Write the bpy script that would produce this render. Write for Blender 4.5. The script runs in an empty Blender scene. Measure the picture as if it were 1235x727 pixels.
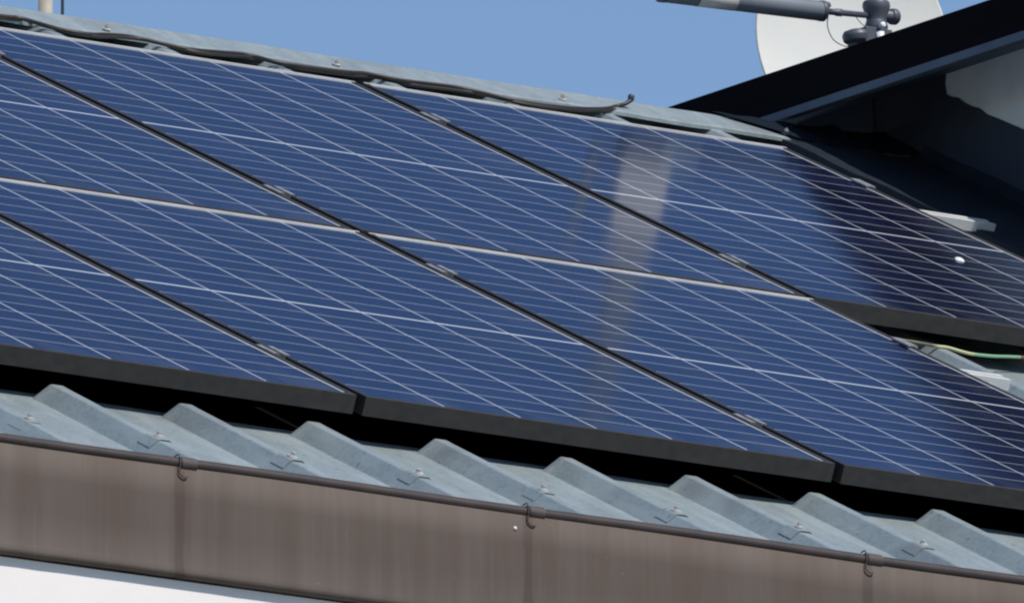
import bpy, bmesh, math, random
from mathutils import Vector, Matrix
random.seed(7)
S = bpy.context.scene
C = S.collection
PI = math.pi

# ---------------------------------------------------------------- camera
PITCH = math.radians(24.8468)                       # roof pitch
AZ, EL = math.radians(33.9275), math.radians(12.59)  # viewing direction
cam = bpy.data.objects.new('camera', bpy.data.cameras.new('camera'))
C.objects.link(cam); S.camera = cam
Rv = Vector((math.cos(AZ), -math.sin(AZ), 0))
Fv = Vector((math.sin(AZ)*math.cos(EL), math.cos(AZ)*math.cos(EL), math.sin(EL)))
Uv = Rv.cross(Fv)
M = Matrix((Rv, Uv, -Fv)).transposed().to_4x4()
M.translation = Vector((-20.07254, -31.9031, -8.9816))
cam.matrix_world = M
cam.data.sensor_width = 36; cam.data.lens = 709.74
cam.data.clip_start = 1; cam.data.clip_end = 6000

# ---------------------------------------------------------------- world and sun
SUN = Vector((.17, -.57, .80)).normalized()
w = bpy.data.worlds.new('World'); S.world = w; w.use_nodes = True
nt = w.node_tree
bg = nt.nodes['Background']
sky = nt.nodes.new('ShaderNodeTexSky'); sky.sky_type = 'NISHITA'; sky.sun_disc = False
sky.sun_elevation = math.asin(SUN.z); sky.sun_rotation = math.atan2(SUN.x, SUN.y)
sky.altitude = 1200; sky.air_density = 1.0; sky.dust_density = 0.15; sky.ozone_density = 3.5
nt.links.new(sky.outputs[0], bg.inputs[0]); bg.inputs[1].default_value = .10
sl = bpy.data.lights.new('sun', 'SUN'); sl.energy = 3.4; sl.angle = math.radians(.53); sl.color = (1, .965, .91)
so = bpy.data.objects.new('sun', sl); C.objects.link(so)
so.rotation_euler = SUN.to_track_quat('Z', 'Y').to_euler()
S.view_settings.view_transform = 'Standard'; S.view_settings.look = 'None'
S.view_settings.exposure = 0.28; S.view_settings.gamma = 1
S.render.engine = 'CYCLES'
S.cycles.pixel_filter_type = 'BLACKMAN_HARRIS'; S.cycles.filter_width = 2.2

# ---------------------------------------------------------------- roof coordinates: u along eaves, v down the slope, n out of the roof
cp, sp = math.cos(PITCH), math.sin(PITCH)
def P(u, v, n): return Vector((u, -cp*v - sp*n, -sp*v + cp*n))
ROOFROT = Matrix.Rotation(PITCH, 4, 'X')

# ---------------------------------------------------------------- helpers
def tag(o, label=None, cat=None, group=None, kind=None):
    if label: o['label'] = label
    if cat: o['category'] = cat
    if group: o['group'] = group
    if kind: o['kind'] = kind
    return o
def empty(name, loc=(0, 0, 0), rot=(0, 0, 0)):
    o = bpy.data.objects.new(name, None); C.objects.link(o)
    o.location = loc; o.rotation_euler = rot; o.empty_display_size = .05
    return o
def obj(name, bm, mat, parent=None, bevel=0, smooth=False, solid=0):
    bmesh.ops.recalc_face_normals(bm, faces=bm.faces)
    me = bpy.data.meshes.new(name); bm.to_mesh(me); bm.free()
    for m in (mat if isinstance(mat, (list, tuple)) else [mat]): me.materials.append(m)
    o = bpy.data.objects.new(name, me); C.objects.link(o)
    if parent: o.parent = parent
    if smooth:
        for p in me.polygons: p.use_smooth = True
    if solid:
        s = o.modifiers.new('solid', 'SOLIDIFY'); s.thickness = solid; s.offset = -1
    if bevel:
        b = o.modifiers.new('bevel', 'BEVEL'); b.width = bevel; b.segments = 2; b.limit_method = 'ANGLE'
    return o
def box(bm, lo, hi, mat=None, mi=0):
    vs = []
    for z in (lo[2], hi[2]):
        for x, y in ((lo[0], lo[1]), (hi[0], lo[1]), (hi[0], hi[1]), (lo[0], hi[1])):
            p = Vector((x, y, z)); vs.append(bm.verts.new(mat @ p if mat else p))
    for f in ((0,1,2,3), (4,5,6,7), (0,1,5,4), (1,2,6,5), (2,3,7,6), (3,0,4,7)):
        fc = bm.faces.new([vs[i] for i in f]); fc.material_index = mi
    return vs
def rings(bm, rs, closed=True, cap=True, mi=0, sm=False):
    R_ = [[bm.verts.new(p) for p in r] for r in rs]
    n = len(R_[0])
    for a, b in zip(R_, R_[1:]):
        for i in range(n if closed else n-1):
            f = bm.faces.new((a[i], a[(i+1) % n], b[(i+1) % n], b[i])); f.material_index = mi; f.smooth = sm
    if cap and closed:
        for r in (R_[0], R_[-1]): bm.faces.new(r).material_index = mi
def frame_of(d):
    d = d.normalized(); a = Vector((0, 0, 1)) if abs(d.z) < .9 else Vector((1, 0, 0))
    x = d.cross(a).normalized(); return x, d.cross(x)
def cyl(bm, a, b, r0, r1=None, n=24, mi=0):
    a, b = Vector(a), Vector(b); r1 = r0 if r1 is None else r1
    x, y = frame_of(b-a)
    rings(bm, [[c + r*(x*math.cos(2*PI*i/n) + y*math.sin(2*PI*i/n)) for i in range(n)] for c, r in ((a, r0), (b, r1))], mi=mi, sm=n > 8)
def lathe(bm, a, d, prof, n=32, mi=0):
    a, d = Vector(a), Vector(d).normalized(); x, y = frame_of(d)
    rings(bm, [[a + d*h + max(r, 1e-4)*(x*math.cos(2*PI*i/n) + y*math.sin(2*PI*i/n)) for i in range(n)] for h, r in prof], mi=mi, sm=True)
def catmull(pts, k=8):
    pts = [Vector(p) for p in pts]; out = []
    for i in range(len(pts)-1):
        p0 = pts[max(i-1, 0)]; p1 = pts[i]; p2 = pts[i+1]; p3 = pts[min(i+2, len(pts)-1)]
        for j in range(k):
            t = j/k
            out.append(.5*((2*p1) + (p2-p0)*t + (2*p0-5*p1+4*p2-p3)*t*t + (3*p1-p0-3*p2+p3)*t**3))
    out.append(pts[-1]); return out
def tube(bm, pts, r, n=12, mi=0):
    rs = []; x = None
    for i, p in enumerate(pts):
        d = (pts[min(i+1, len(pts)-1)] - pts[max(i-1, 0)]).normalized()
        if x is None: x, _ = frame_of(d)
        x = (x - d*x.dot(d)).normalized(); y = d.cross(x)
        rs.append([p + r*(x*math.cos(2*PI*k/n) + y*math.sin(2*PI*k/n)) for k in range(n)])
    rings(bm, rs, mi=mi, sm=True)

# ---------------------------------------------------------------- materials
def mat(name, col, rough=.5, metal=0., var=None, scale=20, vs=(1, 1, 1), bump=0, bscale=60, ior=1.5, detail=4):
    m = bpy.data.materials.new(name); m.use_nodes = True
    t = m.node_tree; b = t.nodes['Principled BSDF']
    b.inputs['Base Color'].default_value = (*col, 1); b.inputs['Roughness'].default_value = rough
    b.inputs['Metallic'].default_value = metal; b.inputs['IOR'].default_value = ior
    tc = t.nodes.new('ShaderNodeTexCoord')
    if var:
        mp = t.nodes.new('ShaderNodeMapping'); mp.inputs['Scale'].default_value = vs
        no = t.nodes.new('ShaderNodeTexNoise'); no.inputs['Scale'].default_value = scale; no.inputs['Detail'].default_value = detail
        no.inputs['Roughness'].default_value = .62
        rp = t.nodes.new('ShaderNodeValToRGB'); rp.color_ramp.elements[0].position = .36; rp.color_ramp.elements[1].position = .64
        rp.color_ramp.elements[0].color = (*var, 1); rp.color_ramp.elements[1].color = (*col, 1)
        t.links.new(tc.outputs['Object'], mp.inputs[0]); t.links.new(mp.outputs[0], no.inputs['Vector'])
        t.links.new(no.outputs[0], rp.inputs[0]); t.links.new(rp.outputs[0], b.inputs['Base Color'])
    if bump:
        n2 = t.nodes.new('ShaderNodeTexNoise'); n2.inputs['Scale'].default_value = bscale; n2.inputs['Detail'].default_value = 5
        bp = t.nodes.new('ShaderNodeBump'); bp.inputs['Strength'].default_value = bump; bp.inputs['Distance'].default_value = .003
        t.links.new(tc.outputs['Object'], n2.inputs['Vector']); t.links.new(n2.outputs[0], bp.inputs['Height'])
        t.links.new(bp.outputs[0], b.inputs['Normal'])
    return m
class NB:
    def __init__(s, t): s.t = t
    def m(s, op, a, b=None, c=None):
        n = s.t.nodes.new('ShaderNodeMath'); n.operation = op
        for i, v in enumerate((a, b, c)):
            if v is None: continue
            if isinstance(v, (int, float)): n.inputs[i].default_value = v
            else: s.t.links.new(v, n.inputs[i])
        return n.outputs[0]
    def mix(s, f, a, b):
        n = s.t.nodes.new('ShaderNodeMix'); n.data_type = 'RGBA'
        for k, v in ((0, f), (6, a), (7, b)):
            if isinstance(v, (int, float)): n.inputs[k].default_value = v
            elif isinstance(v, tuple): n.inputs[k].default_value = (*v, 1)
            else: s.t.links.new(v, n.inputs[k])
        return n.outputs[2]
    def noise(s, vec, scale, vs=(1, 1, 1), detail=4):
        mp = s.t.nodes.new('ShaderNodeMapping'); mp.inputs['Scale'].default_value = vs
        no = s.t.nodes.new('ShaderNodeTexNoise'); no.inputs['Scale'].default_value = scale; no.inputs['Detail'].default_value = detail
        s.t.links.new(vec, mp.inputs[0]); s.t.links.new(mp.outputs[0], no.inputs['Vector']); return no.outputs[0]
    def ramp(s, v, lo, hi):
        n = s.t.nodes.new('ShaderNodeMapRange'); n.interpolation_type = 'SMOOTHSTEP'
        s.t.links.new(v, n.inputs[0]); n.inputs[1].default_value = lo; n.inputs[2].default_value = hi; return n.outputs[0]

def cell_material():
    m = bpy.data.materials.new('cell_glass'); m.use_nodes = True; t = m.node_tree; b = t.nodes['Principled BSDF']; k = NB(t)
    tc = t.nodes.new('ShaderNodeTexCoord'); sx = t.nodes.new('ShaderNodeSeparateXYZ'); t.links.new(tc.outputs['Object'], sx.inputs[0])
    x, y = sx.outputs[0], sx.outputs[1]
    cx = k.m('DIVIDE', k.m('SUBTRACT', x, .0155), .1615)
    dx = k.m('MULTIPLY', k.m('PINGPONG', cx, .5), .1615)                 # metres to nearest column gap
    up = k.m('GREATER_THAN', y, .85)
    y0 = k.m('ADD', .0195, k.m('MULTIPLY', up, .8375))
    ry = k.m('DIVIDE', k.m('SUBTRACT', y, y0), LROW)
    dy = k.m('MULTIPLY', k.m('PINGPONG', ry, .5), LROW)
    line = k.m('MAXIMUM', k.m('LESS_THAN', dx, COLGAP), k.m('LESS_THAN', dy, ROWGAP))
    out = k.m('MAXIMUM', k.m('LESS_THAN', cx, 0.), k.m('GREATER_THAN', cx, 6.))
    out = k.m('MAXIMUM', out, k.m('MAXIMUM', k.m('LESS_THAN', ry, 0.), k.m('GREATER_THAN', ry, 10.0)))
    white = k.m('MINIMUM', k.m('ADD', line, out), 1.)
    # every cell a slightly different blue
    cmb = t.nodes.new('ShaderNodeCombineXYZ'); t.links.new(k.m('FLOOR', cx), cmb.inputs[0])
    t.links.new(k.m('ADD', k.m('FLOOR', ry), k.m('MULTIPLY', up, 20.)), cmb.inputs[1])
    oi = t.nodes.new('ShaderNodeObjectInfo'); t.links.new(oi.outputs['Random'], cmb.inputs[2])
    wn = t.nodes.new('ShaderNodeTexWhiteNoise'); t.links.new(cmb.outputs[0], wn.inputs[0])
    big = k.noise(tc.outputs['Object'], 3.0)
    cell = k.mix(wn.outputs[0], (.0026, .0036, .0180), (.0066, .0080, .0330))
    # thin silver contact fingers, almost invisible from afar
    bus = k.m('LESS_THAN', k.m('PINGPONG', k.m('DIVIDE', x, .0266), .5), .012)
    cell = k.mix(k.m('MULTIPLY', bus, .22), cell, (.25, .27, .32))
    col = k.mix(white, cell, (.56, .57, .60))
    dust = k.noise(tc.outputs['Object'], 9.0, (1, .35, 1), 6)
    col = k.mix(k.m('ADD', k.m('MULTIPLY', k.ramp(dust, .45, .75), .03), k.m('MULTIPLY', k.m('MULTIPLY', k.ramp(y, .16, .01), k.ramp(dust, .35, .6)), .05)), col, (.45, .42, .38))
    rr = k.m('ADD', .085, k.m('MULTIPLY', big, .07))
    di = t.nodes.new('ShaderNodeBsdfDiffuse'); t.links.new(col, di.inputs[0])
    gl = t.nodes.new('ShaderNodeBsdfGlossy'); gl.inputs['Color'].default_value = (.68, .83, 1, 1); t.links.new(rr, gl.inputs['Roughness'])
    fr = t.nodes.new('ShaderNodeFresnel'); fr.inputs['IOR'].default_value = GLASS_IOR
    mx = t.nodes.new('ShaderNodeMixShader'); t.links.new(fr.outputs[0], mx.inputs[0]); t.links.new(di.outputs[0], mx.inputs[1]); t.links.new(gl.outputs[0], mx.inputs[2])
    t.nodes.remove(b); t.links.new(mx.outputs[0], t.nodes['Material Output'].inputs[0])
    return m
COLGAP, ROWGAP, GLASS_IOR, LROW = .0020, .00115, 1.29, .0829
M_cell = cell_material()
M_frame = mat('black_anodised', (.036, .030, .027), .5, 0, var=(.021, .019, .018), scale=26, vs=(1.2, 1, 1.6), bump=.2, detail=8)
M_clamp = mat('grey_alu', (.33, .33, .33), .5, .3, var=(.22, .22, .23), scale=50)
M_under_shade = mat('under_panel_shade', (.004, .004, .004), .95, ior=1.1)
M_roof_shadow = mat('roof_shadow', (.016, .022, .032), .8, 0, var=(.010, .015, .023), scale=9, ior=1.25, bump=.2, bscale=20)
M_streak = mat('streak_beige', (.72, .58, .50), .6)
M_band = mat('pale_band', (.62, .58, .52), .6, 0, var=(.48, .45, .41), scale=10)
M_rail = mat('bright_alu', (.74, .73, .70), .5, .2, var=(.62, .61, .59), scale=14)
M_trim = mat('pale_trim', (.62, .60, .59), .6, 0, var=(.50, .47, .45), scale=9)
M_edge = mat('alu', (.62, .62, .60), .38, .8, var=(.5, .5, .49), scale=30)

def galv_material():
    m = bpy.data.materials.new('galvanised'); m.use_nodes = True; t = m.node_tree; b = t.nodes['Principled BSDF']; k = NB(t)
    tc = t.nodes.new('ShaderNodeTexCoord'); v = tc.outputs['Object']
    vo = t.nodes.new('ShaderNodeTexVoronoi'); vo.inputs['Scale'].default_value = 160; t.links.new(v, vo.inputs['Vector'])
    spang = k.m('MULTIPLY', vo.outputs['Color'], 1.)
    c = k.mix(spang, (.285, .335, .345), (.370, .425, .428))
    st = k.noise(v, 14, (2.2, .5, .5), 6)                        # streaks running down the slope
    c = k.mix(k.m('MULTIPLY', k.ramp(st, .42, .72), .55), c, (.45, .505, .50))
    big = k.noise(v, 5, (1, 1, 1), 5)
    c = k.mix(k.m('MULTIPLY', k.ramp(big, .5, .72), .45), c, (.17, .19, .205))
    sp_ = k.noise(v, 55, (1, 1, 1), 3)
    c = k.mix(k.m('MULTIPLY', k.ramp(sp_, .66, .74), .5), c, (.11, .115, .12))
    t.links.new(c, b.inputs['Base Color']); b.inputs['Metallic'].default_value = .5
    t.links.new(k.m('ADD', .38, k.m('MULTIPLY', big, .25)), b.inputs['Roughness'])
    n2 = k.noise(v, 9, (1, 1, 1), 3); bp = t.nodes.new('ShaderNodeBump'); bp.inputs['Strength'].default_value = .25; bp.inputs['Distance'].default_value = .006
    t.links.new(n2, bp.inputs['Height']); t.links.new(bp.outputs[0], b.inputs['Normal'])
    return m
M_galv = galv_material()

def gutter_material():
    m = bpy.data.materials.new('brown_gutter_metal'); m.use_nodes = True; t = m.node_tree; b = t.nodes['Principled BSDF']; k = NB(t)
    tc = t.nodes.new('ShaderNodeTexCoord'); v = tc.outputs['Object']
    sx = t.nodes.new('ShaderNodeSeparateXYZ'); t.links.new(v, sx.inputs[0]); x, z = sx.outputs[0], sx.outputs[2]
    n1 = k.noise(v, 9, (2.2, 1, .16), 5)
    c = k.mix(k.ramp(n1, .30, .70), BR1, BR2)
    n3 = k.noise(v, 30, (3, 1, .12), 4)
    c = k.mix(k.m('MULTIPLY', k.ramp(n3, .50, .7), .25), c, (.140, .116, .102))
    n4 = k.noise(v, 3, (1, 1, 2.2), 4)                                         # grey bloom low on the face
    lowz = k.ramp(k.m('ADD', z, k.m('MULTIPLY', n4, .09)), -1.80, -1.90)
    c = k.mix(k.m('MULTIPLY', lowz, .15), c, (.125, .112, .100))
    # drip stains below the hooks and between them
    d = k.m('ABSOLUTE', k.m('SUBTRACT', k.m('PINGPONG', k.m('ADD', x, 1.773+7.15+.3575), .3575), .3575))
    n5 = k.noise(v, 12, (1, 1, 1.5), 4)
    d = k.m('ADD', d, k.m('MULTIPLY', k.m('SUBTRACT', n5, .5), .012))
    c = k.mix(k.m('MULTIPLY', k.m('SUBTRACT', 1., k.ramp(d, .006, .014)), .55), c, (.065, .045, .038))
    sp_ = k.noise(v, 120, (1, 1, 1), 2)
    c = k.mix(k.m('MULTIPLY', k.ramp(sp_, .74, .80), .4), c, (.25, .22, .20))
    t.links.new(c, b.inputs['Base Color']); b.inputs['Roughness'].default_value = .65; b.inputs['IOR'].default_value = 1.3
    n2 = k.noise(v, 6, (1, 1, .5), 4); bp = t.nodes.new('ShaderNodeBump'); bp.inputs['Strength'].default_value = .25; bp.inputs['Distance'].default_value = .006
    t.links.new(n2, bp.inputs['Height']); t.links.new(bp.outputs[0], b.inputs['Normal'])
    return m
BR1, BR2 = (.106, .078, .062), (.124, .096, .079)
M_gut = gutter_material()
M_bead = mat('brown_bead', (.040, .025, .021), .62, 0, var=(.024, .015, .013), scale=12, vs=(1, 1, 1), bump=.15)
M_hook = mat('brown_hook', (.075, .055, .046), .6, 0, var=(.05, .036, .03), scale=30)
M_white = mat('white_render', (.88, .82, .77), .9, 0, var=(.85, .79, .74), scale=8, bump=.08, bscale=120)
M_grey_r = mat('grey_render', (.90, .92, .95), .9, 0, var=(.80, .82, .86), scale=9, bump=.35, bscale=90)
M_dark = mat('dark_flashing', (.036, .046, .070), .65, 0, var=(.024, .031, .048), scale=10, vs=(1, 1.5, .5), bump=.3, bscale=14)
M_cap_shadow = mat('lead_cap_shadow', (.007, .012, .021), .8, 0, var=(.005, .009, .016), scale=9, bump=.2, bscale=25, ior=1.2)
M_fascia = mat('black_fascia', (.0045, .0045, .006), .8, 0, var=(.003, .003, .004), scale=12, vs=(1, .2, 2), ior=1.12)
M_soffit = mat('soffit_sheet', (.070, .095, .14), .6, .1, var=(.05, .07, .11), scale=9)
M_black = mat('black_rubber', (.012, .010, .009), .5, 0, var=(.040, .026, .017), scale=6)
M_screw = mat('zinc_screw', (.50, .48, .46), .6, .3)
M_plastic = mat('grey_plastic', (.10, .105, .125), .45, 0, var=(.07, .075, .09), scale=40)
M_tube = mat('grey_radome', (.17, .185, .21), .5, 0, var=(.13, .145, .17), scale=12, vs=(.6, 1, 1))
M_wplas = mat('white_plastic', (.75, .76, .78), .4)
M_dish = mat('dish_white', (.75, .71, .64), .5, 0, var=(.70, .675, .625), scale=5)
M_pole = mat('buff_pipe', (.42, .37, .30), .7, 0, var=(.32, .28, .23), scale=15)
M_rod = mat('dark_rod', (.06, .07, .10), .5, .4)
M_ground = mat('ground_green', (.095, .105, .075), .95, 0, var=(.15, .15, .14), scale=.25)
M_yel = mat('earth_wire_yellow', (.50, .48, .14), .45, 0, var=(.16, .40, .22), scale=11)
M_wire = M_yel
_t = M_yel.node_tree; _k = NB(_t); _tc = _t.nodes.new('ShaderNodeTexCoord'); _sx = _t.nodes.new('ShaderNodeSeparateXYZ'); _t.links.new(_tc.outputs['Object'], _sx.inputs[0])
_n = _k.noise(_tc.outputs['Object'], 30); _x = _k.m('ADD', _sx.outputs[0], _k.m('MULTIPLY', _n, .02))
_c = _k.mix(_k.ramp(_x, 1.390, 1.400), (.50, .49, .27), (.22, .40, .25)); _c = _k.mix(_k.ramp(_x, 1.30, 1.32), (.10, .085, .045), _c)
_t.links.new(_c, _t.nodes['Principled BSDF'].inputs['Base Color'])
M_rust = mat('brown_wire', (.20, .06, .04), .5)
M_drop = mat('dried_dropping', (.75, .74, .70), .9)

# ================================================================= SETTING
bm = bmesh.new(); G = -10.6
vs = [bm.verts.new((x, y, G)) for x, y in ((-3000, -3000), (3000, -3000), (3000, 3000), (-3000, 3000))]; bm.faces.new(vs)
tag(obj('ground', bm, M_ground), 'grass and gravel ground far below the roof', kind='structure')

UL, UR = -5.2, 6.2                      # roof ends
house = tag(empty('house', (0, -3.5, G)), 'house with ribbed galvanised metal roof, brown gutter and white walls', 'house')
def hobj(name, bm, m, parent=None, **k):
    o = obj(name, bm, m, None, **k); o.parent = parent or house
    if (parent or house) is house: o.matrix_parent_inverse = Matrix.Translation(house.location).inverted()
    return o

# ---- white walls
bm = bmesh.new(); box(bm, (UL+.1, -3.672, G), (UR-.1, 4.9, -1.954)); hobj('wall', bm, M_white)
for x in (UL+.1, UR-.3):                # gable triangles
    bm = bmesh.new()
    tri = [(-3.60, -1.9535), (4.76, -1.9535), (4.76, -1.80), (.58, .10), (-3.60, -1.80)]
    rings(bm, [[Vector((xx, y, z)) for y, z in tri] for xx in (x, x+.2)]); hobj('gable_wall', bm, M_white)

# ---- ribbed roof sheet
PER, NP_, NC = .2667, -.0878, -.0576
def crest_u(k, v): return (k + .845)*PER + (3.42 - v)*.0172
PROF = [(-.0415, 0), (-.0385, .0008), (-.0128, .0288), (-.0108, .0298), (-.0082, .0302), (.0082, .0302), (.0108, .0298), (.0128, .0288), (.0385, .0008), (.0415, 0)]
def roof_strip(bm, v0, v1, place, nv, vs=None, hf=None):
    us = []
    k = math.floor(UL/PER) - 1
    while k*PER < UR + .3:
        us += [(k, du, dn) for du, dn in PROF] + [(k, PER*.36, -.0010), (k, PER*.5, -.0016), (k, PER*.64, -.0010)]
        k += 1
    rows = []
    for v in (vs or [v0 + (v1-v0)*j/nv for j in range(nv+1)]):
        h = hf(v) if hf else 1.0; g = .45 + .55*h + (.13*math.exp(-((v-3.437)/.013)**2) if hf else 0)
        rows.append([place(min(max(crest_u(k, v)+(du*g if abs(du) < .06 else du), UL), UR), v, NP_+dn*h - (.0005 + .0030*(max(0, 3.392-v)/.03)**2)*(1-h) + .0007*math.sin(k*1.7+v*2.3)) for k, du, dn in us])
    rings(bm, rows, closed=False)
bm = bmesh.new(); roof_strip(bm, -.543, 3.02, P, 14)
bmesh.ops.remove_doubles(bm, verts=bm.verts, dist=1e-5)
hobj('metal_roof', bm, M_galv, solid=.0012)
# eaves sheet whose ribs have pressed, sloping upper ends
def hf(v):
    t = min(1, max(0, (v-3.392)/.040)); return t*t*(3-2*t)*.25 + t*.75
bm = bmesh.new(); roof_strip(bm, 0, 0, P, 0, vs=[3.362, 3.380, 3.392, 3.400, 3.408, 3.416, 3.424, 3.432, 3.440, 3.450, 3.460, 3.468, 3.55, 3.65, 3.75, 3.85, 3.965], hf=hf)
bmesh.ops.remove_doubles(bm, verts=bm.verts, dist=1e-5)
roof = hobj('eaves_sheet', bm, M_galv, solid=.0012)
RY = P(0, -.549, -.06).y
def back(u, v, n):
    p = P(u, v, n); return Vector((p.x, 2*RY - p.y, p.z))
bm = bmesh.new(); roof_strip(bm, -.543, 3.965, back, 2); bmesh.ops.remove_doubles(bm, verts=bm.verts, dist=1e-5)
hobj('metal_roof', bm, M_galv, solid=.0012)
# boarding under the sheets, its black standing in for shade below the panels
bm = bmesh.new()
for f in (P, back):
    q = [f(u, v, n) for n in (-.100, -.13) for u, v in ((UL+.02, -.53), (UR-.02, -.53), (UR-.02, 3.90), (UL+.02, 3.90))]
    v8 = [bm.verts.new(p) for p in q]
    for fc in ((0,1,2,3), (4,5,6,7), (0,1,5,4), (1,2,6,5), (2,3,7,6), (3,0,4,7)): bm.faces.new([v8[i] for i in fc])
hobj('roof_boarding', bm, M_under_shade)

# ---- saddle clips with screws on every rib near the eaves
def saddle(bm, uc, v, lift):
    pr = [(-.0270, -.0708), (-.0135, -.0562), (-.0100, -.0545), (-.0078, -.0538), (.0078, -.0538), (.0100, -.0545), (.0135, -.0566), (.0255, -.0700)]
    hw = .022
    def pt(du, n, vv): return P(uc + du - (vv-v)*.0172, vv, n)
    a = [];
    for vv in (v-hw, v+hw):
        a.append([pt(du, n+lift, vv) for du, n in pr] + [pt(du, n+lift-.0016, vv) for du, n in reversed(pr)])
    rings(bm, a)
for k in range(-18, 22):
    v = 3.805 + random.uniform(-.012, .015); uc = crest_u(k, v)
    if not (UL+.1 < uc < UR-.1): continue
    bm = bmesh.new(); saddle(bm, uc, v, random.uniform(.0000, .0012))
    cl = obj('saddle_clip', bm, M_galv); cl.parent = roof
    bm = bmesh.new(); nrm = P(0, 0, 1)
    tilt = (nrm + Vector((random.uniform(-.12, .12), random.uniform(-.12, .12), 0))).normalized()
    a = P(uc, v, -.0537)
    cyl(bm, a, a+tilt*.0020, .0092); cyl(bm, a+tilt*.0020, a+tilt*.0038, .0068); cyl(bm, a+tilt*.0038, a+tilt*.0090, .0048, n=6)
    sc = obj('screw', bm, M_screw); sc.parent = roof
    bm = bmesh.new(); b_ = P(uc+.041, v+.012, -.0870); cyl(bm, b_, b_+nrm*.004, .006, n=8)
    sc = obj('rivet', bm, M_rod); sc.parent = roof

# ---- ridge cap
cap = [(-.430, -.0590), (-.432, -.0525), (-.440, -.0505), (-.490, -.0485), (-.525, -.0475), (-.538, -.0462), (-.546, -.0462)]
bm = bmesh.new(); rows = []
n = 150
for i in range(n+1):
    u = UL + (UR-UL)*i/n
    wv = .0012*math.sin(u*7.3) + .0012*math.sin(u*17.1+1) + random.uniform(-.0009, .0009)
    r = [P(u, v+wv*(1.6 if v > -.45 else .3), nn+wv*(.9 if v > -.45 else .4)) for v, nn in cap]
    r += [Vector((p.x, 2*RY-p.y, p.z)) for p in reversed([P(u, v, nn) for v, nn in cap])]
    rows.append(r)
rings(bm, rows, closed=False)
rc = hobj('ridge_cap', bm, M_galv, solid=.001)
for i in range(-10, 12):
    u = 1.262 + i*.5385
    if not UL+.1 < u < UR-.1: continue
    bm = bmesh.new(); a = P(u, -.456, -.0488); nn = P(0, 0, 1)
    cyl(bm, a, a+nn*.003, .0085); cyl(bm, a+nn*.003, a+nn*.009, .0048, n=6); cyl(bm, a+nn*.009, a+nn*.012, .0025, n=8)
    o = obj('screw', bm, M_screw); o.parent = rc

# ---- gutter: tall plain face with rolled bead, back and bottom
GY, ZT, ZB = -3.684, -1.752, -1.951
bm = bmesh.new(); rows = []
n = 260
for i in range(n+1):
    x = UL + (UR-UL)*i/n
    w1 = .0006*math.sin(x*9.1) + random.uniform(-.0005, .0005); w2 = .0012*math.sin(x*3.1+2)
    rows.append([Vector((x, y, z)) for y, z in (
        (GY+.022, ZT+.004), (GY+.0005+w2*.3, ZT-.006), (GY-.001+w2, ZT-.06), (GY-.001+w2*1.4, ZT-.12), (GY-.0005+w2, ZB+.024),
        (GY-.0018+w2*.6, ZB+.020), (GY-.0024+w2*.4, ZB+.011), (GY-.0030, ZB+.002+w1), (GY+.004, ZB+w1), (GY+.10, ZB-.0005), (GY+.115, ZT+.03))])
rings(bm, rows, closed=False)
gut = hobj('gutter', bm, M_gut, solid=.0008)
for p_ in gut.data.polygons: p_.use_smooth = True
bm = bmesh.new()
tube(bm, [Vector((UL + (UR-UL)*i/120, GY+.0085, ZT+.001*math.sin(i*.7))) for i in range(121)], .0108, 20)
bead = obj('bead', bm, M_bead, gut)
for k in range(-5, 12):
    x = -1.773 + k*.715 + random.uniform(-.006, .006)
    if x > UR-.1 or x < UL+.1: continue
    # strap wrapped over the bead plus a hooked wire end curling below it
    bm = bmesh.new(); c0 = Vector((0, GY+.0085, ZT)); rs = []
    for xx in (x-.001, x+.030):
        a = []
        for rr in (.0125, .0113):
            an = [(-70 + 250*j/14) for j in range(15)]
            if rr < .012: an.reverse()
            a += [Vector((xx, c0.y - rr*math.cos(math.radians(t)), c0.z + rr*math.sin(math.radians(t)))) for t in an]
        rs.append(a)
    rings(bm, rs)
    tube(bm, catmull([(x-.004, GY+.016, ZT+.014), (x-.005, GY+.002, ZT+.0145), (x-.006, GY-.0045, ZT+.002), (x-.007, GY-.0040, ZT-.012),
                      (x-.007, GY-.0030, ZT-.018), (x-.002, GY-.0030, ZT-.023), (x+.005, GY-.0032, ZT-.025), (x+.010, GY-.0032, ZT-.022)], 5), .0012, 8)
    h = obj('hook', bm, M_hook, gut)
bm = bmesh.new(); lathe(bm, (-1.085, GY-.001, -1.785), (0, -1, 0), [(0, .004), (.002, .003), (.003, .001)], 10)
tag(obj('paint_fleck', bm, M_drop, gut), 'tiny white fleck on the brown gutter face')

# ---- dormer on the right
XF, XW = 2.39, 2.642
ZFB, ZFT = .204, .305
Y0, Y1 = -2.5, 1.25
tl = .083/.252; DZ = .028; DY = .10
bm = bmesh.new()                                                      # cheek wall, rendered
box(bm, (XW, Y0+.25, -1.6), (XW+.5, Y1-.38, ZFB + tl*(XW-XF)+.002))
dormer = hobj('dormer', bm, M_grey_r)
tag(dormer, 'dormer with pale rendered cheek wall behind black fascia')
bm = bmesh.new()
def slab(bm, x0, x1, zb0, thick, y0, y1):
    q = [(x0, zb0), (x1, zb0+tl*(x1-x0)), (x1, zb0+tl*(x1-x0)+thick), (x0, zb0+thick)]
    rings(bm, [[Vector((x, y, z)) for x, z in q] for y in (y0, y1)])
slab(bm, XF+.016, 3.15, ZFB+.012, .07, Y0+.01, Y1-.01)
obj('dormer_roof', bm, M_fascia, dormer)
bm = bmesh.new(); slab(bm, XF+.018, XW+.05, ZFB+.004, .007, Y0+.012, Y1-.012)
obj('soffit', bm, M_soffit, dormer)
bm = bmesh.new(); box(bm, (XF, Y0, ZFB), (XF+.015, Y1, ZFT))
obj('fascia', bm, M_fascia, dormer, bevel=.002)
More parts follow.
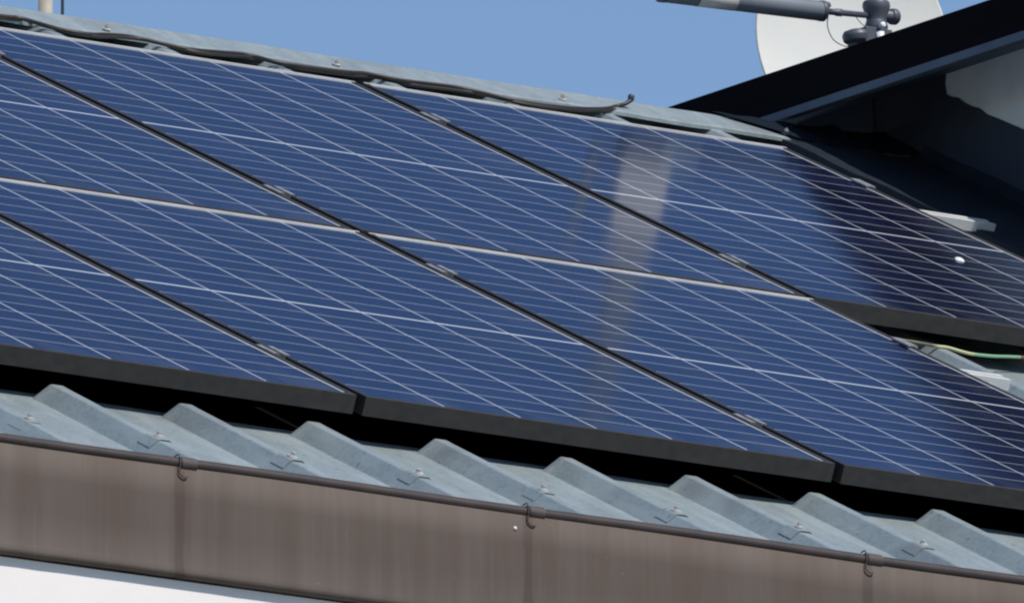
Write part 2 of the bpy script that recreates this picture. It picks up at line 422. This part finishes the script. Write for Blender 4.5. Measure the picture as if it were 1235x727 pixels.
bm = bmesh.new(); box(bm, (XF-.004, Y0-.002, ZFB-.004), (XF+.0155, Y1+.002, ZFB+.014)); obj('fascia_trim', bm, M_soffit, dormer, bevel=.0015)
# flashing sheet on the cheek wall with a ragged upper edge that leaves the render bare above
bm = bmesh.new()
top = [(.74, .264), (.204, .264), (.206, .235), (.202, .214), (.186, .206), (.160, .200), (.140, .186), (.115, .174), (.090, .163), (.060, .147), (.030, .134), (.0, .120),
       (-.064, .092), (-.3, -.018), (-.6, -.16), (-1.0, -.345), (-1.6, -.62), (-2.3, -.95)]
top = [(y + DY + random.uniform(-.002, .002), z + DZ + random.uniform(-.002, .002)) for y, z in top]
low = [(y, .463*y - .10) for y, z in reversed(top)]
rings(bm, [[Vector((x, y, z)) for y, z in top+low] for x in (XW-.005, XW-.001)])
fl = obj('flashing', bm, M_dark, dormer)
bm = bmesh.new(); tube(bm, [Vector((XW-.006, .552+.002*math.sin(i), .286-.012*i)) for i in range(12)], .004, 8)
tube(bm, catmull([(XW-.006, .552, .160), (XW-.012, .48, .130), (XW-.008, .36, .085), (XW-.010, .1, -.03), (XW-.010, -.4, -.26), (XW-.01, -1.2, -.63)], 8), .005, 8)
obj('seam', bm, M_dark, dormer)
# flashing on the ridge cap; its dark colour and slanted edge paint the dormer's shadow
def cap_n(v):
    pts_ = [(-.62, -.0462), (-.538, -.0462), (-.525, -.0475), (-.490, -.0485), (-.440, -.0505), (-.432, -.0525), (-.38, -.055)]
    for (a, na), (b, nb) in zip(pts_, pts_[1:]):
        if v <= b: return na + (nb-na)*max(0, (v-a))/(b-a)
    return pts_[-1][1]
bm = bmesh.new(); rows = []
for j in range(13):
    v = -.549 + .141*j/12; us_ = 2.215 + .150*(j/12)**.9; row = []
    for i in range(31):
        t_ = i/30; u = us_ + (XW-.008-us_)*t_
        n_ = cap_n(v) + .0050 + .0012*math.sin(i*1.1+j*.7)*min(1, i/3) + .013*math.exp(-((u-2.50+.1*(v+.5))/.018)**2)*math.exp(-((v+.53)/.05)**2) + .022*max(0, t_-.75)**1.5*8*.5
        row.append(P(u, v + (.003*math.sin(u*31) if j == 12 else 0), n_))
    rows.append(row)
rings(bm, rows, closed=False); obj('shadow_flashing', bm, M_cap_shadow, dormer, solid=.0012)

# sheet added over the ribs by the cheek wall, painted dark as dormer shadow
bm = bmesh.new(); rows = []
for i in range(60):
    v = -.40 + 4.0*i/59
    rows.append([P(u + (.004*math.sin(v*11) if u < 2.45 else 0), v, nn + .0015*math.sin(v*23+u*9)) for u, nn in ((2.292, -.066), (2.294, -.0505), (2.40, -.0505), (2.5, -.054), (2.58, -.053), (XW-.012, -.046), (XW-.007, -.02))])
rings(bm, rows, closed=False); obj('shadow_sheet', bm, M_roof_shadow, dormer, solid=.0012)

# ================================================================= SOLAR PANELS
PW, PL, FH = 1.0, 1.70, .035
def frame_mesh():
    bm = bmesh.new(); t = .011
    prof = [(0, -FH), (t*.18, -FH), (t, -.0062), (t, 0), (0, 0)]      # outer wall with the inward lip
    prof = [(0, -FH), (.0016, -FH), (.0016, -.0075), (t, -.0075), (t, 0), (0, 0)]
    R_ = []
    for d, z in prof:
        R_.append([bm.verts.new((x, y, z)) for x, y in ((d, d), (PW-d, d), (PW-d, PL-d), (d, PL-d))])
    m = len(R_)
    for i in range(m):
        a, b = R_[i], R_[(i+1) % m]
        for j in range(4): bm.faces.new((a[j], a[(j+1) % 4], b[(j+1) % 4], b[j]))
    # bottom flange
    for (lo, hi) in (((.0016, .0016, -FH), (PW-.0016, .028, -FH+.0016)), ((.0016, PL-.028, -FH), (PW-.0016, PL-.0016, -FH+.0016))): box(bm, lo, hi)
    return bm
def glass_mesh():
    bm = bmesh.new(); box(bm, (.0112, .0112, -.0060), (PW-.0112, PL-.0112, -.0020)); return bm
LP = 1.7168
spots = [   # column, row, label
 (-1, 0, 'dark blue solar panel of the upper row, cut off by the left photo edge'),
 (0, 0, 'dark blue solar panel in the middle of the upper row under the ridge cable'),
 (1, 0, 'right end panel of the upper row, black at right, with a white dropping'),
 (-2, 1, 'left end solar panel of the lower row, cut off by the left photo edge'),
 (-1, 1, 'middle solar panel of the lower row, its whole black front edge in view'),
 (0, 1, 'right end solar panel of the lower row, beside the bare patch of roof')]
first = None
for col, row, lab in spots:
    v1 = row*LP + .0084 + PL
    loc = P(col*1.02+.01, v1, 0)
    if first is None:
        root = empty('solar_panel', loc, (PITCH, 0, 0)); first = root
        obj('frame', frame_mesh(), M_frame, root, bevel=.0011)
        obj('cell_glass', glass_mesh(), M_cell, root)
        bm = bmesh.new(); box(bm, (.003, .003, -.0105), (PW-.003, PL-.003, -.0085)); obj('back_sheet', bm, M_under_shade, root)  # coloured black to stand for the shade underneath; real ones are white
        bm = bmesh.new(); box(bm, (.0112, PL-.0125, -.0022), (PW-.0112, PL-.0105, .0009)); box(bm, (.0004, PL-.0106, -.0010), (PW-.0004, PL-.0050, .0010))
        obj('edge_trim', bm, M_trim, root)
    else:
        root = first.copy(); C.objects.link(root); root.location = loc
        for ch in first.children:
            c = ch.copy(); C.objects.link(c); c.parent = root
    root.rotation_euler = (PITCH + random.uniform(-.0006, .0006), random.uniform(-.0006, .0006), 0)
    tag(root, lab, 'solar panel', 'solar panels on the metal roof')

# ---- aluminium rails under the panels
def rail(v, u0, u1, lab):
    root = empty('mounting_rail', P(u0, v, -.0572), (PITCH, 0, 0))
    bm = bmesh.new(); L = u1-u0; h = .0215
    pr = [(-.020, 0), (.020, 0), (.020, h), (.007, h), (.007, h-.009), (-.007, h-.009), (-.007, h), (-.020, h)]
    rings(bm, [[Vector((x, y, z)) for y, z in pr] for x in (0, L)])
    obj('profile', bm, M_rail, root, bevel=.0006)
    bm = bmesh.new()
    for x in (L-.045, L-.30): 
        cyl(bm, (x, -.020, .004), (x, -.0285, .004), .006, n=6)
    obj('bolt', bm, M_screw, root)
    tag(root, lab, 'rail', 'aluminium rails under the panels')
rail(.318, -1.10, 2.340, 'white aluminium rail end sticking out right of the upper row beneath the dark flashing')
rail(1.440, -1.10, 2.075, 'lower of the two aluminium rails hidden under the upper row of panels')
rail(2.070, -2.10, 1.245, 'aluminium rail end sticking out onto bare roof right of the lower row')
rail(3.115, -2.10, 1.040, 'aluminium rail nearest the gutter under the lower row of panels')

# ---- clamps between the panels
def clamp(end=False):
    root = empty('panel_clamp' if not end else 'end_clamp', (0, 0, 0), (PITCH, 0, 0))
    bm = bmesh.new(); h = .042
    # U-shaped clamp whose two top flanges grip the frames
    hw = .0095 if not end else .0095
    pr = [(-.0175, .0002), (-.0175, .0032), (-hw+.003, .0032), (-hw+.003, -.012), (hw-.003, -.012), (hw-.003, .0032), (.0175, .0032), (.0175, .0002), (hw, .0002), (hw, -.015), (-hw, -.015), (-hw, .0002)]
    if end: pr = [(-.0190, .0002), (-.0190, .0034), (.004, .0034), (.004, -.031), (.024, -.031), (.024, -.034), (.0005, -.034), (.0005, .0002)]
    rings(bm, [[Vector((x, y, z)) for x, z in pr] for y in (-.031, .031)])
    obj('bracket', bm, M_clamp, root, bevel=.0005)
    bm = bmesh.new(); x = 0 if not end else .014; z = -.012 if not end else -.031
    cyl(bm, (x, 0, z), (x, 0, z+.009), .0058, n=12); obj('bolt', bm, M_screw, root); return root
c0 = clamp()
cl = [(0, 1.415, 'silver clamp low in the gap left of the middle upper panel'),
      (1.02, .306, 'silver clamp near the ridge in the gap between middle and right upper panels'),
      (1.02, 1.43, 'silver clamp low in the gap between middle and right upper panels'),
      (0, .310, 'silver clamp near the ridge in the gap at the far left of the upper row'),
      (-1.02, 3.11, 'silver clamp in the lower row by the black front edge of the leftmost panel'),
      (0, 2.016, 'silver clamp in the lower row just below where four panels meet'),
      (0, 3.113, 'silver clamp in the lower row nearest the front corner of the right panel')]
for i, (u, v, lab) in enumerate(cl):
    if i: 
        r = c0.copy(); C.objects.link(r)
        for ch in c0.children: c = ch.copy(); C.objects.link(c); c.parent = r
    else: r = c0
    r.location = P(u+random.uniform(-.001, .001), v, 0); tag(r, lab, 'clamp', 'clamps holding the solar panels')
e0 = clamp(True)
for i, (u, v, lab) in enumerate([(2.0305, .315, 'silver end clamp on the right edge of the upper row near the rail end'),
                                 (1.0105, 2.07, 'silver end clamp on the right edge of the lower row by the bare roof')]):
    if i:
        r = e0.copy(); C.objects.link(r)
        for ch in e0.children: c = ch.copy(); C.objects.link(c); c.parent = r
    else: r = e0
    r.location = P(u, v, 0); tag(r, lab, 'clamp', 'clamps holding the solar panels')

# ---- bird dropping on the right panel
bm = bmesh.new(); ring = []
for i in range(14):
    a = 2*PI*i/14; r = .0085*(1+random.uniform(-.35, .35)); ring.append((1.799 + r*math.cos(a)*1.2, 1.026 + r*math.sin(a)*1.5))
rings(bm, [[P(1.799+(u-1.799)*s, 1.026+(v-1.026)*s, h) for u, v in ring] for s, h in ((1, -.0018), (.8, .0006), (.3, .0022), (.02, .0024))], cap=False)
tag(obj('bird_dropping', bm, M_drop, smooth=True), 'white dried bird dropping on the dark right solar panel', 'dropping')

# ================================================================= CABLES
bm = bmesh.new()
ca = [(-1.2, -.40), (-.8, -.39), (-.4, -.41), (0, -.40), (.25, -.41), (.458, -.418), (.511, -.425), (.56, -.372), (.62, -.355), (.69, -.388), (.76, -.408), (.812, -.385), (.866, -.362), (.95, -.385), (1.03, -.405), (1.09, -.365), (1.238, -.380),
      (1.31, -.400), (1.39, -.384), (1.528, -.400), (1.62, -.352), (1.74, -.352), (1.84, -.392), (1.90, -.43), (1.935, -.462)]
pts = [P(u, v-.008, -.0485) for u, v in ca]
pts += [P(1.955, -.470, -.041), P(1.972, -.474, -.031)]
tube(bm, catmull(pts, 6), .0042, 10)
pts = [P(u+.02, v-.006+.007*math.sin(u*9), -.052-.002*math.sin(u*6)) for u, v in ca[:-1]]
tube(bm, catmull(pts, 6), .0032, 10)
cb = obj('cable', bm, M_black); tag(cb, 'black cable draped along the lower edge of the ridge cap', 'cable')
bm = bmesh.new(); a = P(1.972, -.475, -.034); lathe(bm, a, P(0, -.25, 1), [(0, .004), (.002, .0062), (.009, .0068), (.013, .0058), (.015, .002)], 16)
obj('connector', bm, M_rod, cb)
bm = bmesh.new()
wp = [(1.15, 1.66), (1.217, 1.705), (1.26, 1.728), (1.307, 1.737), (1.333, 1.735), (1.373, 1.750), (1.431, 1.742), (1.48, 1.722), (1.519, 1.708)]
tube(bm, catmull([P(u, v, -.0535 if 1.25 < u < 1.36 else -.056) for u, v in wp], 8), .0030, 10)
ew = obj('earth_wire', bm, M_wire); tag(ew, 'yellow and green earth wire lying across a rib below the dark panel', 'wire')
bm = bmesh.new(); tube(bm, catmull([P(u, v, -.056) for u, v in ((1.519, 1.708), (1.60, 1.705), (1.7, 1.70), (1.85, 1.66))], 8), .0033, 10)
obj('section', bm, M_rust, ew)

# ================================================================= THINGS ABOVE THE RIDGE
r0 = empty('vent_pipe', (.879, .90, -.1)); bm = bmesh.new()
lathe(bm, (0, 0, 0), (0, 0, 1), [(0, .0145), (.46, .0145)], 24); obj('pipe', bm, M_pole, r0)
bm = bmesh.new(); lathe(bm, (0, 0, .46), (0, 0, 1), [(0, .017), (.03, .017), (.05, .010), (.052, .001)], 24); obj('pipe_cap', bm, M_rod, r0)
tag(r0, 'buff coloured vent pipe rising behind the ridge at the upper left', 'pipe')
bm = bmesh.new(); lathe(bm, (.919, .90, -.1), (0, 0, 1), [(0, .0032), (.60, .0032), (.61, .001)], 12)
tag(obj('lightning_rod', bm, M_rod), 'thin dark rod beside the buff vent pipe', 'rod')

# satellite dish
dc = Vector((3.318, 1.60, .699)); yaw = math.radians(4.5)
nd = Vector((-math.sin(yaw), -math.cos(yaw), 0))
dish = tag(empty('satellite_dish', (dc.x, dc.y+.12, -.35)), 'round white satellite dish rising behind the black fascia', 'satellite dish')
def dobj(name, bm, m, par, **k):
    o = obj(name, bm, m, par, **k); o.matrix_parent_inverse = Matrix.Translation(par.location).inverted(); return o
bm = bmesh.new(); Rr = .229
prof = [(-.030 + .030*(r/Rr)**2, r) for r in [Rr*i/14 for i in range(15)]]
prof += [(.001, Rr+.003), (-.003, Rr+.003)] + [(h-.003, r) for h, r in reversed(prof)]
lathe(bm, dc, nd, prof, 64); dobj('reflector', bm, M_dish, dish, smooth=True)
bm = bmesh.new(); box(bm, (dc.x-.04, dc.y+.045, dc.z-.06), (dc.x+.04, dc.y+.10, dc.z+.06)); dobj('bracket', bm, M_plastic, dish, bevel=.004)
bm = bmesh.new(); cyl(bm, (dc.x, dc.y+.12, -.35), (dc.x, dc.y+.12, dc.z+.10), .02); dobj('mast', bm, M_edge, dish)

# tube antenna on its bracket
an = tag(empty('tube_antenna', (2.63, .60, .36)), 'grey tubular antenna reaching left from its clamp in front of the white dish', 'antenna')
A = lambda x, z, y=.60: Vector((x, y, z))
bm = bmesh.new()
lathe(bm, A(2.150, .4475), A(.40, .015)-A(0, 0, .6)+Vector((0, .6, 0))*0 if False else Vector((.40, 0, .013)), [(0, .004), (.001, .016), (.006, .0200), (.012, .0205), (.385, .0205), (.393, .0198), (.397, .015), (.398, .004)], 40)
dobj('radome', bm, M_tube, an)
bm = bmesh.new(); lathe(bm, A(2.238, .45035), Vector((.40, 0, .013)), [(0, .0204), (.0004, .0210), (.090, .0210), (.0904, .0204)], 40); dobj('section', bm, M_band, an)  # paler band around the tube
bm = bmesh.new(); lathe(bm, A(2.1475, .4474), Vector((.40, 0, .013)), [(0, .006), (.001, .0214), (.012, .0214), (.0125, .0206)], 32); dobj('end_cap', bm, M_plastic, an); bm = bmesh.new()
lathe(bm, A(2.538, .4603), Vector((.40, 0, .013)), [(0, .0206), (.0005, .0214), (.010, .0214), (.013, .012), (.018, .009), (.0185, .001)], 32); dobj('end_cap', bm, M_plastic, an)
bm = bmesh.new()
lathe(bm, A(2.552, .4610), Vector((.40, 0, .02)), [(0, .0065), (.025, .0065), (.027, .0078), (.040, .0078), (.042, .0062), (.11, .0060)], 20)
cyl(bm, A(2.551, .470), A(2.562, .476), .006, n=12); dobj('arm', bm, M_plastic, an)
bm = bmesh.new()
lathe(bm, A(2.678, .436), Vector((0, 0, 1)), [(0, .022), (.010, .024), (.022, .020), (.034, .0225), (.044, .0265), (.052, .0285), (.060, .0270), (.064, .021), (.066, .004)], 36)
lathe(bm, A(2.690, .470), Vector((1, 0, .06)), [(0, .013), (.022, .013), (.024, .0165), (.036, .0165), (.041, .012), (.0415, .002)], 24)
lathe(bm, A(2.630, .404), Vector((-.12, 0, 1)), [(0, .020), (.006, .027), (.018, .0285), (.026, .024), (.030, .010)], 28)
box(bm, (2.635, .575, .405), (2.700, .615, .437)); box(bm, (2.690, .585, .400), (2.735, .612, .430))
cyl(bm, A(2.625, .34), A(2.625, .41), .014); cyl(bm, A(2.685, .35), A(2.685, .44), .016)
dobj('clamp_head', bm, M_plastic, an, bevel=.0015)
bm = bmesh.new(); lathe(bm, (2.668, .570, .440), (0, -1, .1), [(0, .0062), (.010, .0062), (.011, .004), (.0115, .001)], 12)
cyl(bm, (2.668, .572, .398), (2.668, .572, .428), .0085); dobj('bolt', bm, M_wplas, an)
bm = bmesh.new(); tube(bm, catmull([A(2.560, .455), A(2.558, .430), A(2.572, .405), A(2.600, .395), A(2.62, .400)], 8), .0010, 6)
tube(bm, catmull([A(2.625, .462), A(2.640, .448), A(2.652, .442)], 6), .0008, 6); dobj('lead', bm, M_black, an)
# leaning panels added out of view to mirror a pale streak in the glass
def lean(x0, z0, x1, z1, w0, w1, y, d, name, m):
    bm = bmesh.new(); rings(bm, [[Vector((x-w/2, y, z)), Vector((x+w/2, y, z)), Vector((x+w/2, y+d, z)), Vector((x-w/2, y+d, z))] for x, z, w in ((x0, z0, w0), (x1, z1, w1))])
    return dobj(name, bm, m, an, bevel=.006)
lean(2.222, .492, 2.283, .665, .120, .112, .585, .03, 'streak_panel', M_streak)
lean(2.284, .668, 2.440, 1.15, .075, .045, .585, .03, 'streak_panel', M_tube)
lean(2.100, .492, 2.150, .72, .026, .026, .590, .012, 'streak_panel', M_tube)
bm = bmesh.new(); box(bm, (2.085, .590, .4685), (2.245, .606, .495)); dobj('streak_bracket', bm, M_plastic, an)  # support for the added panels
